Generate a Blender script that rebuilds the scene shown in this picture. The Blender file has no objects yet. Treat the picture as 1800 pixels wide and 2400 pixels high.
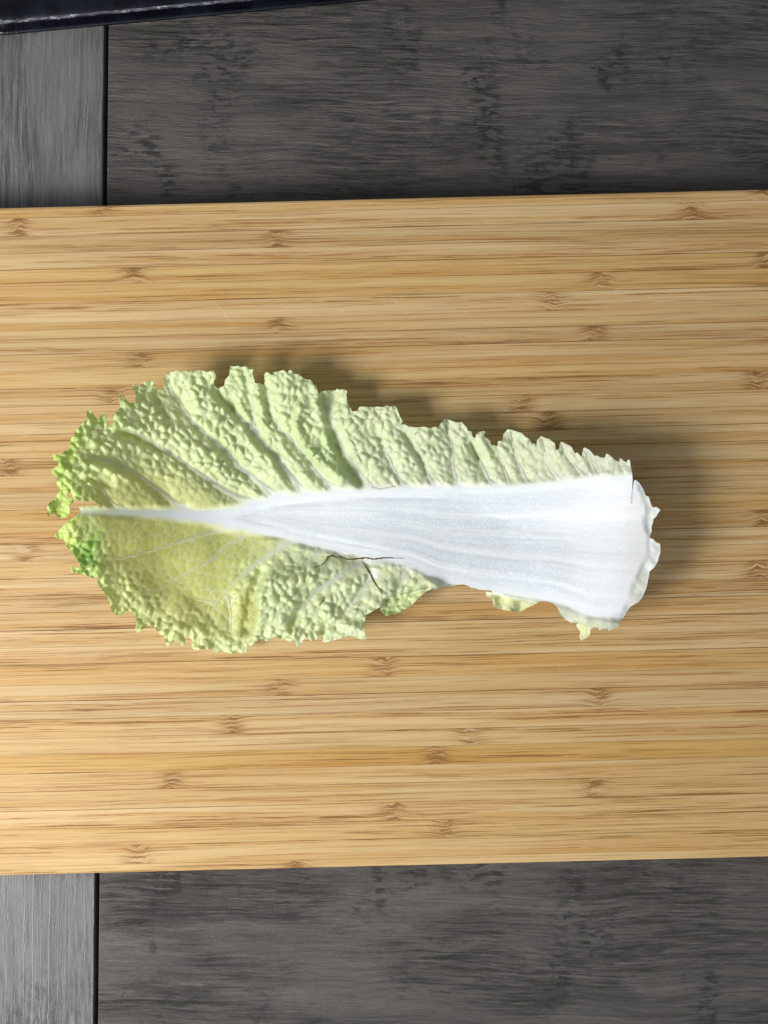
import bpy, math, random
import numpy as np

# ------------------------------------------------------------------ camera, light, exposure
S = 0.0002            # metres per photograph pixel on the board's top face (1800 x 2400 px)
D = 0.44              # camera height over the board's top face
sc = bpy.context.scene
col = sc.collection

cam_d = bpy.data.cameras.new('camera')
cam = bpy.data.objects.new('camera', cam_d)
col.objects.link(cam)
cam.location = (0, 0, D)
cam_d.sensor_fit = 'VERTICAL'
cam_d.sensor_height = 24.0
cam_d.lens = 24.0 * D / (2400 * S)
cam_d.clip_start = 0.01
cam_d.clip_end = 10
sc.camera = cam

world = bpy.data.worlds.new('World')
sc.world = world
world.use_nodes = True
bg = world.node_tree.nodes['Background']
bg.inputs['Color'].default_value = (0.86, 0.93, 1.0, 1)
bg.inputs['Strength'].default_value = 0.27

def area(name, loc, target, size, size_y, power, color):
    l = bpy.data.lights.new(name, 'AREA')
    l.shape = 'RECTANGLE'
    l.size, l.size_y, l.energy, l.color = size, size_y, power, color
    o = bpy.data.objects.new(name, l)
    col.objects.link(o)
    o.location = loc
    d = np.array(target) - np.array(loc)
    from mathutils import Vector
    o.rotation_euler = Vector(d).to_track_quat('-Z', 'Y').to_euler()
    return o

area('window_light', (-0.70, -0.33, 0.60), (0, 0, 0), 0.34, 0.34, 11.4, (1.0, 0.98, 0.94))
area('sky_window_light', (-0.45, -1.25, 0.92), (0, 0, 0), 1.05, 0.8, 6.0, (0.86, 0.93, 1.0))

sc.view_settings.view_transform = 'Standard'
sc.view_settings.look = 'None'
sc.view_settings.gamma = 1.0
sc.view_settings.exposure = 0.0
sc.cycles.max_bounces = 8
sc.cycles.diffuse_bounces = 4
sc.cycles.transmission_bounces = 6

# ------------------------------------------------------------------ helpers
ZT = -0.022           # table top height (board is 22 mm thick)

def world_xy(x, y, z):
    """photo pixel -> world x, y for a point at height z (m) above the board's top"""
    k = (D - z) / D
    return (np.asarray(x) - 900.0) * S * k, (1200.0 - np.asarray(y)) * S * k

class NT:
    """small shader-node builder"""
    def __init__(self, name):
        self.m = bpy.data.materials.new(name)
        self.m.use_nodes = True
        self.t = self.m.node_tree
        self.t.nodes.clear()
        self.out = self.t.nodes.new('ShaderNodeOutputMaterial')
    def n(self, typ, **kw):
        nd = self.t.nodes.new(typ)
        for k, v in kw.items():
            setattr(nd, k, v)
        return nd
    def put(self, sock, v):
        if hasattr(v, 'is_output') or isinstance(v, bpy.types.NodeSocket):
            self.t.links.new(v, sock)
        elif v is not None:
            if isinstance(v, (tuple, list)) and len(v) == 3 and sock.type == 'RGBA':
                v = (*v, 1)
            sock.default_value = v
    def math(self, op, a, b=None, c=None, clamp=False):
        nd = self.n('ShaderNodeMath', operation=op, use_clamp=clamp)
        for i, v in enumerate((a, b, c)):
            if v is not None:
                self.put(nd.inputs[i], v)
        return nd.outputs[0]
    def mix(self, f, a, b, blend='MIX'):
        nd = self.n('ShaderNodeMix', data_type='RGBA', blend_type=blend)
        self.put(nd.inputs[0], f); self.put(nd.inputs[6], a); self.put(nd.inputs[7], b)
        return nd.outputs[2]
    def ramp(self, f, lo, hi):
        nd = self.n('ShaderNodeMapRange', interpolation_type='SMOOTHSTEP')
        self.put(nd.inputs[0], f)
        nd.inputs[1].default_value = lo; nd.inputs[2].default_value = hi
        return nd.outputs[0]
    def xyz(self, x, y, z):
        nd = self.n('ShaderNodeCombineXYZ')
        self.put(nd.inputs[0], x); self.put(nd.inputs[1], y); self.put(nd.inputs[2], z)
        return nd.outputs[0]
    def noise(self, vec, scale=1.0, detail=3, rough=0.55, dist=0.0):
        nd = self.n('ShaderNodeTexNoise')
        self.put(nd.inputs['Vector'], vec)
        nd.inputs['Scale'].default_value = scale
        nd.inputs['Detail'].default_value = detail
        nd.inputs['Roughness'].default_value = rough
        nd.inputs['Distortion'].default_value = dist
        return nd.outputs[0]
    def coords(self, kind='Object'):
        tc = self.n('ShaderNodeTexCoord')
        sp = self.n('ShaderNodeSeparateXYZ')
        self.t.links.new(tc.outputs[kind], sp.inputs[0])
        return sp.outputs[0], sp.outputs[1], sp.outputs[2], tc.outputs[kind]
    def prop(self, name, typ='OBJECT'):
        nd = self.n('ShaderNodeAttribute', attribute_type=typ, attribute_name=name)
        return nd.outputs['Fac'], nd.outputs['Color']
    def bump(self, h, strength, dist):
        nd = self.n('ShaderNodeBump')
        self.put(nd.inputs['Height'], h)
        nd.inputs['Strength'].default_value = strength
        nd.inputs['Distance'].default_value = dist
        return nd.outputs[0]
    def bsdf(self, **kw):
        nd = self.n('ShaderNodeBsdfPrincipled')
        for k, v in kw.items():
            self.put(nd.inputs[k.replace('_', ' ')], v)
        return nd.outputs[0]
    def done(self, sh):
        self.t.links.new(sh, self.out.inputs[0])
        return self.m

def empty(name, loc, label, cat):
    o = bpy.data.objects.new(name, None)
    col.objects.link(o)
    o.location = loc
    o.empty_display_size = 0.01
    o['label'] = label
    o['category'] = cat
    return o

def mesh_obj(name, verts, faces, mat, parent=None, smooth=False):
    me = bpy.data.meshes.new(name)
    me.from_pydata(verts, [], faces)
    me.update()
    if mat:
        me.materials.append(mat)
    if smooth:
        me.polygons.foreach_set('use_smooth', [True] * len(me.polygons))
    o = bpy.data.objects.new(name, me)
    col.objects.link(o)
    if parent:
        o.parent = parent
    return o

def bevel_box(x0, x1, y0, y1, z0, z1, b, bt=None, bb=None):
    """box whose four upper long edges are chamfered by b (bt / bb: top / bottom side in y)"""
    bt = b if bt is None else bt
    bb = b if bb is None else bb
    P = [(y0, z0), (y1, z0), (y1, z1 - bt), (y1 - 0.3 * bt, z1 - 0.3 * bt), (y1 - bt, z1),
         (y0 + bb, z1), (y0 + 0.3 * bb, z1 - 0.3 * bb), (y0, z1 - bb)]
    n = len(P)
    v = [(x0, a, c) for a, c in P] + [(x1, a, c) for a, c in P]
    f = [(i, (i + 1) % n, (i + 1) % n + n, i + n) for i in range(n)]
    f = [tuple(reversed(q)) for q in f]
    f += [tuple(range(n)), tuple(reversed(range(n, 2 * n)))]
    f = [tuple(reversed(q)) for q in f]
    return v, f

# ------------------------------------------------------------------ materials: table wood
def wood(name, along, c_dark, c_mid, c_light, seed, relief, blot, lines, spec):
    T = NT(name)
    X, Y, Z, P = T.coords('Object')
    u = T.math('MULTIPLY', X if along == 'x' else Y, 1000)      # mm along the grain
    v = T.math('MULTIPLY', Y if along == 'x' else X, 1000)      # mm across the grain
    def nz(su, sv, k, det=3, ro=0.6, di=0.0, vv=None):
        return T.noise(T.xyz(T.math('MULTIPLY', u, su), T.math('MULTIPLY', v2 if vv is None else vv, sv), seed + k), 1, det, ro, di)
    # slow wander of the grain
    w = T.noise(T.xyz(T.math('MULTIPLY', u, 0.009), T.math('MULTIPLY', v, 0.012), seed), 1, 2)
    v2 = T.math('ADD', v, T.math('MULTIPLY', T.math('SUBTRACT', w, 0.5), 12))
    g1 = nz(0.009, 0.07, 3, 4, 0.6)            # broad bands
    g2 = nz(0.030, 0.36, 7, 4, 0.65, 0.12)      # dashes
    g3 = nz(0.16, 1.1, 9, 3, 0.7)              # fine fibre
    pm = T.ramp(nz(0.012, 0.030, 11, 2, 0.5, 0.0, v), 0.40, 0.62)     # where the open grain shows
    base = T.mix(T.ramp(g1, 0.30, 0.70), c_mid, c_light)
    base = T.mix(T.math('MULTIPLY', T.ramp(g2, 0.50, 0.68), T.math('MULTIPLY_ADD', pm, 0.75, 0.20)), base, c_dark)
    li = T.ramp(nz(0.03, 0.42, 15, 4, 0.65, 0.1), 0.54, 0.66)
    base = T.mix(T.math('MULTIPLY', li, T.math('MULTIPLY_ADD', pm, 0.45, 0.10)), base, tuple(min(1, x * 1.45) for x in c_light))
    # crayon-like dark blotches crossing the grain, broken up along it
    b1 = nz(0.024, 0.014, 21, 3, 0.6, 0.5, v)
    b2 = nz(0.12, 0.36, 23, 3, 0.62, 0.25, v)
    bl = T.math('MULTIPLY', T.ramp(b1, 0.52, 0.64), T.ramp(b2, 0.46, 0.58))
    base = T.mix(T.math('MULTIPLY', bl, blot), base, tuple(x * 0.55 for x in c_dark))
    st = T.ramp(nz(0.010, 0.30, 41, 3, 0.6), 0.50, 0.66)
    base = T.mix(T.math('MULTIPLY', st, T.math('MULTIPLY_ADD', pm, 0.40, 0.35)), base, c_dark)
    base = T.mix(T.math('MULTIPLY', T.ramp(g3, 0.40, 0.75), 0.25), base, c_dark)
    fib = nz(0.045, 0.95, 51, 5, 0.75, 0.0)
    base = T.mix(T.math('MULTIPLY', T.ramp(fib, 0.52, 0.60), T.math('MULTIPLY_ADD', pm, 0.35, 0.45)), base, tuple(x * 0.8 for x in c_dark))
    base = T.mix(T.math('MULTIPLY', T.ramp(T.math('SUBTRACT', 1, fib), 0.56, 0.64), T.math('MULTIPLY_ADD', pm, 0.45, 0.25)), base, tuple(min(1, x * 1.8) for x in c_light))
    sp = T.noise(T.xyz(T.math('MULTIPLY', u, 0.8), T.math('MULTIPLY', v, 1.7), seed), 1, 2, 0.8)
    base = T.mix(0.30, base, T.mix(sp, tuple(x * 0.4 for x in c_mid), tuple(x * 1.7 for x in c_mid)))
    h = T.math('ADD', T.math('MULTIPLY', g2, T.math('MULTIPLY_ADD', pm, -1.1, -0.25)), T.math('MULTIPLY', g3, -0.35))
    h = T.math('ADD', h, T.math('MULTIPLY', sp, 0.15))
    h = T.math('ADD', h, T.math('MULTIPLY', fib, T.math('MULTIPLY_ADD', pm, -0.7, -0.3)))
    if lines:
        # raised, slightly wavy grain lines
        wv = T.noise(T.xyz(T.math('MULTIPLY', u, 0.16), T.math('MULTIPLY', v, 0.12), seed + 2), 1, 3, 0.7)
        ph = T.math('ADD', T.math('MULTIPLY', v, lines), T.math('MULTIPLY', T.math('SUBTRACT', wv, 0.5), 2.6))
        ph = T.math('ADD', ph, T.math('MULTIPLY', T.noise(T.xyz(0, T.math('MULTIPLY', v, 0.10), seed), 1, 2), 9))
        ln = T.ramp(T.math('SINE', ph), 0.93, 0.995)
        lm = T.ramp(T.noise(T.xyz(T.math('MULTIPLY', u, 0.010), T.math('MULTIPLY', v, 0.05), seed + 31), 1, 2), 0.30, 0.52)
        ln = T.math('MULTIPLY', ln, T.math('MULTIPLY', lm, T.ramp(u, -30, -110)))
        base = T.mix(T.math('MULTIPLY', ln, 0.6), base, tuple(min(1, x * 2.1) for x in c_light))
        h = T.math('ADD', h, T.math('MULTIPLY', ln, 1.0))
    nrm = T.bump(h, relief, 0.0012)
    rough = T.math('MULTIPLY_ADD', g3, 0.25, 0.36)
    return T.done(T.bsdf(Base_Color=base, Roughness=rough, Normal=nrm, Specular_IOR_Level=spec))

M_plank = wood('weathered_oak', 'x', (0.014, 0.015, 0.020), (0.078, 0.071, 0.064), (0.145, 0.131, 0.116), 4.0, 1.0, 1.0, 0, 0.3)
M_end = wood('weathered_oak_end', 'y', (0.050, 0.052, 0.062), (0.140, 0.138, 0.137), (0.205, 0.203, 0.203), 37.0, 0.6, 0.8, 1.5, 0.3)

def plain(name, c, rough, spec=0.5):
    T = NT(name)
    X, Y, Z, P = T.coords('Object')
    n = T.noise(P, 160, 4, 0.6)
    base = T.mix(n, tuple(x * 0.7 for x in c), tuple(x * 1.3 for x in c))
    return T.done(T.bsdf(Base_Color=base, Roughness=rough, Specular_IOR_Level=spec,
                         Normal=T.bump(n, 0.08, 0.0005)))
M_dark = plain('dark_underside', (0.010, 0.010, 0.012), 0.8)

# ------------------------------------------------------------------ table: two planks and the groove between them
table = empty('table', (0, 0, ZT - 0.036), 'dark grey weathered wood table top with a black groove between planks', 'table')
tz = 0.036
def table_piece(name, x0, x1, y0, y1, rot, px, mat, seed):
    vx = bevel_box(-0.5, 0.5, 0, 1, 0, 1, 0)
    # chamfers run along the groove, so build along y: swap the axes
    v, f = bevel_box(y0, y1, x0, x1, tz - 0.016, tz, 0.0007)
    v = [(b, a, c) for a, b, c in v]
    f = [tuple(reversed(q)) for q in f]
    o = mesh_obj(name, v, f, mat, table)
    o.location = (px, 0, 0)
    o.rotation_euler[2] = rot
    return o
kT = (D - ZT) / D
gx = (236.5 - 900) * S * kT                     # the groove's middle at the picture's mid-height
rotT = -math.atan2(25.0, 2335.0)                # leans as the groove does in the photo
table_piece('plank', 0.0011, 0.95, -0.42, 0.42, rotT, gx, M_plank, 0)
table_piece('plank', -0.115, -0.0011, -0.42, 0.42, rotT, gx, M_end, 1)
v, f = bevel_box(-0.46, 0.66, -0.41, 0.41, 0, tz - 0.0165, 0.001)
core = mesh_obj('table_core', v, f, M_dark, table)

# ------------------------------------------------------------------ glossy black tray in the corner
Tt = NT('black_plastic')
X, Y, Z, P = Tt.coords('Object')
nn = Tt.noise(P, 90, 4, 0.6)
n2 = Tt.noise(P, 700, 3, 0.6)
scr = Tt.ramp(Tt.noise(Tt.xyz(Tt.math('MULTIPLY', X, 260), Tt.math('MULTIPLY', Y, 1500), 0), 1, 3, 0.7), 0.60, 0.72)
cc = Tt.mix(Tt.ramp(nn, 0.35, 0.7), (0.002, 0.0025, 0.005), (0.006, 0.008, 0.015))
cc = Tt.mix(Tt.math('MULTIPLY', scr, 0.12), cc, (0.06, 0.07, 0.10))
M_black = Tt.done(Tt.bsdf(Base_Color=cc, Roughness=Tt.math('MULTIPLY_ADD', nn, 0.2, 0.12), Specular_IOR_Level=0.28,
                          Normal=Tt.bump(Tt.math('ADD', nn, Tt.math('MULTIPLY', n2, 0.25)), 0.25, 0.0012)))
Tw = NT('worn_rim')
X, Y, Z, P = Tw.coords('Object')
nn = Tw.noise(Tw.xyz(Tw.math('MULTIPLY', X, 190), Tw.math('MULTIPLY', Y, 900), Tw.math('MULTIPLY', Z, 700)), 1, 5, 0.75)
wv = Tw.math('MULTIPLY', Tw.ramp(nn, 0.47, 0.62), Tw.ramp(Tw.noise(Tw.xyz(Tw.math('MULTIPLY', X, 45), 0, 0), 1, 3, 0.6), 0.35, 0.6))
M_worn = Tw.done(Tw.bsdf(Base_Color=Tw.mix(wv, (0.02, 0.024, 0.036), (0.42, 0.45, 0.52)), Roughness=0.28,
                         Normal=Tw.bump(nn, 0.7, 0.0009)))

def tray():
    a = math.atan2(83.0, 880.0)
    ex, ey = world_xy(0, 85, ZT)
    ang = a * 1.0
    root = empty('plastic_tray', (float(ex), float(ey), ZT), 'glossy black plastic tray with a scuffed rim lying on the dark table', 'tray')
    root.rotation_euler[2] = ang
    W, H = 0.262, 0.19
    def loop(ins, z, r=0.012, jit=0.0, seed=0):
        rng = random.Random(seed)
        pts = []
        x0, x1, y0, y1 = -0.009 + ins, W - ins, ins, H - ins
        r = max(0.002, r - ins * 0.6)
        for cx, cy, s in ((x1 - r, y0 + r, -90), (x1 - r, y1 - r, 0), (x0 + r, y1 - r, 90), (x0 + r, y0 + r, 180)):
            for k in range(9):
                t = math.radians(s + k * 11.25)
                pts.append((cx + r * math.cos(t), cy + r * math.sin(t), z))
        # more points along the two long sides
        out = []
        n = len(pts)
        for i in range(n):
            p, q = pts[i], pts[(i + 1) % n]
            d = math.dist(p, q)
            m = max(1, int(d / 0.0022))
            for k in range(m):
                u = k / m
                out.append((p[0] + (q[0] - p[0]) * u + rng.uniform(-jit, jit), p[1] + (q[1] - p[1]) * u + rng.uniform(-jit, jit),
                            z + rng.uniform(-jit, jit)))
        return out
    def resample(pts, n=420):
        P = np.array(pts + [pts[0]])
        L = np.r_[0, np.cumsum(np.linalg.norm(np.diff(P, axis=0), axis=1))]
        t = np.linspace(0, L[-1], n, endpoint=False)
        return [tuple(np.interp(t, L, P[:, k]).tolist()[i] for k in range(3)) for i in range(n)] if False else \
               list(zip(*[np.interp(t, L, P[:, k]).tolist() for k in range(3)]))
    def loft(name, prof, mat, cap=True, capb=False):
        V, F = [], []
        n = 420
        for ins, z, j in prof:
            V += resample(loop(ins, z, jit=j, seed=int(z * 1e6) + 5), n)
        for k in range(len(prof) - 1):
            for i in range(n):
                j = (i + 1) % n
                F.append((k * n + i, k * n + j, (k + 1) * n + j, (k + 1) * n + i))
        if cap:
            F.append(tuple(range((len(prof) - 1) * n, len(prof) * n)))
        if capb:
            F.append(tuple(reversed(range(n))))
        return mesh_obj(name, V, F, mat, root, smooth=True)
    loft('base_plate', [(0.0006, 0, 0), (0, 0.0006, 0), (0, 0.0014, 0), (0.0007, 0.0019, 0), (0.004, 0.0020, 0)], M_black, True, True)
    loft('side_wall', [(0.0032, 0.0016, 0), (0.0028, 0.0040, 0), (0.0022, 0.0078, 0), (0.0020, 0.0086, 0)], M_black, True, False)
    loft('rim', [(0.0024, 0.0084, 0), (0.0010, 0.0088, 0.00012), (0.0006, 0.0094, 0.00022), (0.0009, 0.0100, 0.00022), (0.0016, 0.0104, 0.0001)], M_worn, False, False)
    loft('lid', [(0.0016, 0.0103, 0), (0.0026, 0.0110, 0), (0.0050, 0.0117, 0), (0.0085, 0.0119, 0), (0.0105, 0.0114, 0),
                 (0.0125, 0.0104, 0), (0.0150, 0.0101, 0), (0.03, 0.0102, 0)], M_black, True, False)
tray()

# ------------------------------------------------------------------ bamboo board, one object per glued strip
Tb = NT('bamboo')
X, Y, Z, P = Tb.coords('Object')
seed, _ = Tb.prop('seed')
tone, _ = Tb.prop('tone')
warm, _ = Tb.prop('warmth')
skew, _ = Tb.prop('skew')
busy, _ = Tb.prop('busy')
n1, _ = Tb.prop('node_one')
n2p, _ = Tb.prop('node_two')
n3p, _ = Tb.prop('node_three')
U = Tb.math('MULTIPLY', X, 1000)
V = Tb.math('MULTIPLY', Y, 1000)
sg = None; wide = None; tight = None
for nd_ in (n1, n2p, n3p):
    t = Tb.math('SUBTRACT', U, nd_)
    at = Tb.math('ABSOLUTE', t)
    e = Tb.math('POWER', 2.718, Tb.math('MULTIPLY', Tb.math('MULTIPLY', t, t), -1 / 30.0))
    e_w = Tb.math('POWER', 2.718, Tb.math('MULTIPLY', at, -1 / 13.0))
    e_t = Tb.math('POWER', 2.718, Tb.math('MULTIPLY', Tb.math('MULTIPLY', t, t), -1 / 34.0))
    sg = e if sg is None else Tb.math('ADD', sg, e)
    wide = e_w if wide is None else Tb.math('MAXIMUM', wide, e_w)
    tight = e_t if tight is None else Tb.math('ADD', tight, e_t)
seedk = Tb.math('MULTIPLY', seed, 17.31)
wob = Tb.noise(Tb.xyz(Tb.math('MULTIPLY', U, 0.20), Tb.math('MULTIPLY', V, 0.16), seedk), 1, 2, 0.5)
wobl = Tb.noise(Tb.xyz(Tb.math('MULTIPLY', U, 0.010), Tb.math('MULTIPLY', V, 0.03), seedk), 1, 1)
bend = Tb.math('MULTIPLY', sg, Tb.math('ADD', Tb.math('MULTIPLY', skew, 1.3), Tb.math('MULTIPLY', Tb.math('SUBTRACT', wob, 0.5), 4.6)))
V2 = Tb.math('ADD', V, bend)
V2 = Tb.math('ADD', V2, Tb.math('MULTIPLY', Tb.math('SUBTRACT', wobl, 0.5), 2.2))
f1 = Tb.noise(Tb.xyz(Tb.math('MULTIPLY', U, 0.0050), Tb.math('MULTIPLY', V2, 0.26), seedk), 1, 3, 0.6)
f2 = Tb.noise(Tb.xyz(Tb.math('MULTIPLY', U, 0.0085), Tb.math('MULTIPLY', V2, 0.72), Tb.math('ADD', seedk, 5)), 1, 4, 0.65)
f3 = Tb.noise(Tb.xyz(Tb.math('MULTIPLY', U, 0.018), Tb.math('MULTIPLY', V2, 1.55), Tb.math('ADD', seedk, 9)), 1, 3, 0.7)
f4 = Tb.noise(Tb.xyz(Tb.math('MULTIPLY', U, 0.16), Tb.math('MULTIPLY', V2, 2.6), Tb.math('ADD', seedk, 2)), 1, 2, 0.7)
side = Tb.math('MULTIPLY_ADD', Tb.math('MULTIPLY', V, skew), 0.115, 0.5, clamp=True)    # denser fibres on one side of a strip
pale = Tb.mix(warm, (0.630, 0.462, 0.250), (0.610, 0.385, 0.130))
honey = Tb.mix(warm, (0.500, 0.300, 0.115), (0.510, 0.260, 0.056))
brown = (0.230, 0.098, 0.020)
c = Tb.mix(Tb.ramp(f1, 0.30, 0.72), pale, honey)
c = Tb.mix(Tb.math('MULTIPLY', Tb.ramp(f2, 0.50, 0.64), Tb.math('MULTIPLY_ADD', side, 0.65, 0.10)), c, honey)
thin = Tb.ramp(f3, 0.55, 0.59)
thin = Tb.math('MULTIPLY', thin, Tb.math('MULTIPLY_ADD', Tb.ramp(f1, 0.36, 0.60), 0.85, 0.35))
c = Tb.mix(Tb.math('MULTIPLY', thin, Tb.math('MULTIPLY_ADD', side, 0.62, busy)), c, brown)
lines_ = Tb.math('MULTIPLY', Tb.ramp(f2, 0.60, 0.64), Tb.math('MULTIPLY_ADD', side, 0.7, 0.15))
c = Tb.mix(Tb.math('MULTIPLY', lines_, 0.85), c, brown)
lite = Tb.ramp(f4, 0.58, 0.78)
c = Tb.mix(Tb.math('MULTIPLY', lite, 0.20), c, (0.78, 0.60, 0.36))
# nodes: fibres darken toward the joint, wavy slits in it
fan = Tb.math('MULTIPLY', wide, Tb.math('MULTIPLY', Tb.ramp(f3, 0.50, 0.58), 0.70))
c = Tb.mix(fan, c, (0.27, 0.118, 0.028))
slv = Tb.noise(Tb.xyz(Tb.math('MULTIPLY', U, 0.085), Tb.math('MULTIPLY', V2, 1.0), Tb.math('ADD', seedk, 31)), 1, 2, 0.55)
slit = Tb.math('MULTIPLY', Tb.ramp(slv, 0.50, 0.57), tight)
c = Tb.mix(Tb.math('MULTIPLY', tight, 0.42, clamp=True), c, (0.40, 0.215, 0.066))
c = Tb.mix(Tb.math('MULTIPLY', slit, 0.80, clamp=True), c, (0.20, 0.085, 0.020))
slg = Tb.math('MULTIPLY', Tb.ramp(Tb.math('SUBTRACT', 1, slv), 0.56, 0.66), tight)
c = Tb.mix(Tb.math('MULTIPLY', slg, 0.40, clamp=True), c, (0.72, 0.56, 0.36))
# knife marks: thin slanted scratches
GX, GY, GZ, GP = Tb.n('ShaderNodeNewGeometry'), None, None, None
gp = GX.outputs['Position']
sp_ = Tb.n('ShaderNodeSeparateXYZ'); Tb.t.links.new(gp, sp_.inputs[0])
wx = Tb.math('MULTIPLY', sp_.outputs[0], 1000); wy = Tb.math('MULTIPLY', sp_.outputs[1], 1000)
scr_all = None
for ang_, k_, th_ in ((-0.87, 1.1, 0.735), (-0.55, 1.7, 0.745), (1.32, 1.5, 0.75)):
    ca, sa = math.cos(ang_), math.sin(ang_)
    su = Tb.math('ADD', Tb.math('MULTIPLY', wx, ca), Tb.math('MULTIPLY', wy, sa))
    sv = Tb.math('ADD', Tb.math('MULTIPLY', wx, -sa), Tb.math('MULTIPLY', wy, ca))
    nz = Tb.noise(Tb.xyz(Tb.math('MULTIPLY', su, 0.022), Tb.math('MULTIPLY', sv, k_ * 2.2), 3.3 + k_), 1, 1, 0.4)
    s_ = Tb.ramp(nz, th_, th_ + 0.05)
    scr_all = s_ if scr_all is None else Tb.math('MAXIMUM', scr_all, s_)
c = Tb.mix(Tb.math('MULTIPLY', scr_all, 0.30), c, (0.72, 0.57, 0.36))
# a few stains
st = Tb.ramp(Tb.noise(Tb.xyz(Tb.math('MULTIPLY', wx, 0.05), Tb.math('MULTIPLY', wy, 0.09), 1.0), 1, 3, 0.6), 0.5, 0.75)
c = Tb.mix(Tb.math('MULTIPLY', st, 0.12), c, (0.40, 0.27, 0.15))
half, _ = Tb.prop('half')
joint, _ = Tb.prop('joint')
near = Tb.ramp(Tb.math('SUBTRACT', half, Tb.math('MULTIPLY', V, Tb.math('SIGN', skew))), 0.42, 0.05)
near = Tb.math('MULTIPLY', near, Tb.ramp(Tb.noise(Tb.xyz(Tb.math('MULTIPLY', U, 0.012), seedk, 0), 1, 3, 0.6), 0.36, 0.55))
c = Tb.mix(Tb.math('MULTIPLY', near, joint), c, (0.16, 0.066, 0.014))
bc = Tb.n('ShaderNodeHueSaturation')
Tb.put(bc.inputs['Value'], tone); Tb.put(bc.inputs['Color'], c)
hgt = Tb.math('ADD', Tb.math('MULTIPLY', f3, -0.55), Tb.math('MULTIPLY', slit, -1.1))
hgt = Tb.math('ADD', hgt, Tb.math('MULTIPLY', scr_all, -0.7))
hgt = Tb.math('ADD', hgt, Tb.math('MULTIPLY', f4, -0.25))
M_bamboo = Tb.done(Tb.bsdf(Base_Color=bc.outputs[0], Roughness=Tb.math('MULTIPLY_ADD', f3, 0.2, 0.46),
                           Normal=Tb.bump(hgt, 0.32, 0.0007), Specular_IOR_Level=0.32))

board = empty('cutting_board', (0, 0, ZT), 'bamboo cutting board of glued strips lying under the cabbage leaf', 'cutting board')
bounds = [486, 513, 555, 596, 634, 672, 714, 759, 797, 833, 870, 913, 954, 994, 1035, 1075, 1116, 1156, 1196, 1237,
          1277, 1317, 1358, 1398, 1438, 1479, 1519, 1560, 1607, 1645, 1688, 1732, 1772, 1815, 1857, 1902, 1944, 1986, 2031, 2052]
# bamboo joints: photo pixels in a 1659-wide view
nodes = [(40, 488), (600, 517), (1495, 455), (290, 597), (1297, 605), (1195, 648), (605, 700), (1285, 718), (303, 777),
         (1635, 820), (1130, 873), (240, 855), (60, 1185), (827, 1422), (605, 1483), (1295, 1507), (500, 1562), (1015, 1588),
         (945, 1632), (372, 1685), (1285, 1700), (853, 1750), (960, 1787), (297, 1845), (640, 1864), (1648, 424), (225, 458),
         (1655, 562), (1180, 900), (1650, 1105), (20, 1010), (1640, 1240)]
slope = 0.0243
rotB = math.atan(slope)
rng = random.Random(11)
orange = {32: (1.0, 0.93), 5: (0.55, 1.0), 4: (0.55, 1.0), 18: (0.6, 0.92), 19: (0.5, 0.92), 27: (0.5, 1.0), 36: (0.5, 1.0)}
for i in range(len(bounds) - 1):
    ya, yb = bounds[i], bounds[i + 1]
    # strip centre line at x = 900 px
    yc = (ya + yb) / 2 - slope * 900
    # the lower edge is a touch less slanted in the photo; spread it over the strips
    yc += 1.5 * i / 39
    hw = (yb - ya) / 2 * S
    gap = 0.00003
    top_e = 0.0012 if i == 0 else 0.00006
    bot_e = 0.0012 if i == len(bounds) - 2 else 0.00006
    L = 0.215
    v, f = bevel_box(-L, L, -hw + gap, hw - gap, 0.0, -ZT + rng.uniform(-0.00004, 0.0), 0.00006, top_e, bot_e)
    o = mesh_obj('bamboo_strip', v, f, M_bamboo, board)
    o.location = (0.0, (1200 - yc) * S, 0)
    o.rotation_euler[2] = rotB
    o['seed'] = float(i) + rng.random()
    wv, tv = orange.get(i, (rng.uniform(0.0, 0.42), rng.uniform(0.93, 1.05)))
    o['warmth'] = float(wv)
    o['tone'] = float(tv)
    o['skew'] = rng.choice([-1.0, 1.0]) * rng.uniform(0.5, 1.0)
    o['busy'] = rng.uniform(0.15, 0.55)
    o['half'] = float(hw * 1000)
    o['joint'] = rng.choice([0.15, 0.5, 0.85, 0.95])
    mine = [nx for nx, ny in nodes if ya <= (ny * 1.085 + slope * nx * 1.085) < yb]
    mine = [(nx * 1.085 - 900) * S * 1000 for nx in mine][:3]
    while len(mine) < 3:
        mine.append(900.0 + len(mine))
    for k, nm in enumerate(('node_one', 'node_two', 'node_three')):
        o[nm] = float(mine[k])

# ------------------------------------------------------------------ cabbage leaf
def conv(ox, oy, pts, k=5.53):
    return [(ox + px / k, oy + py / k) for px, py in pts]

outline = []
outline += conv(100, 940, [(450, 1375), (530, 1362), (640, 1358), (745, 1362), (690, 1320), (640, 1280), (600, 1300), (510, 1300), (500, 1262),
    (470, 1285), (420, 1285), (390, 1250), (370, 1190), (335, 1168), (310, 1215), (330, 1250), (390, 1270), (385, 1320), (342, 1350),
    (355, 1440), (330, 1500), (240, 1520), (180, 1490), (140, 1440), (85, 1465), (65, 1530), (48, 1480), (68, 1430), (55, 1370),
    (90, 1310), (155, 1280), (168, 1225), (212, 1185), (200, 1120), (178, 1060), (180, 1000), (150, 960), (105, 930), (125, 880),
    (180, 850), (208, 842), (188, 785), (150, 772), (105, 705), (140, 685), (210, 700), (255, 690), (280, 645), (338, 640), (345, 595),
    (368, 570), (360, 510), (388, 452), (420, 440), (413, 400), (470, 350), (520, 280), (582, 232), (566, 140), (597, 112), (650, 150),
    (672, 200), (722, 240), (768, 170), (815, 180), (832, 250), (860, 322), (905, 315), (915, 270), (923, 200)])
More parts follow.
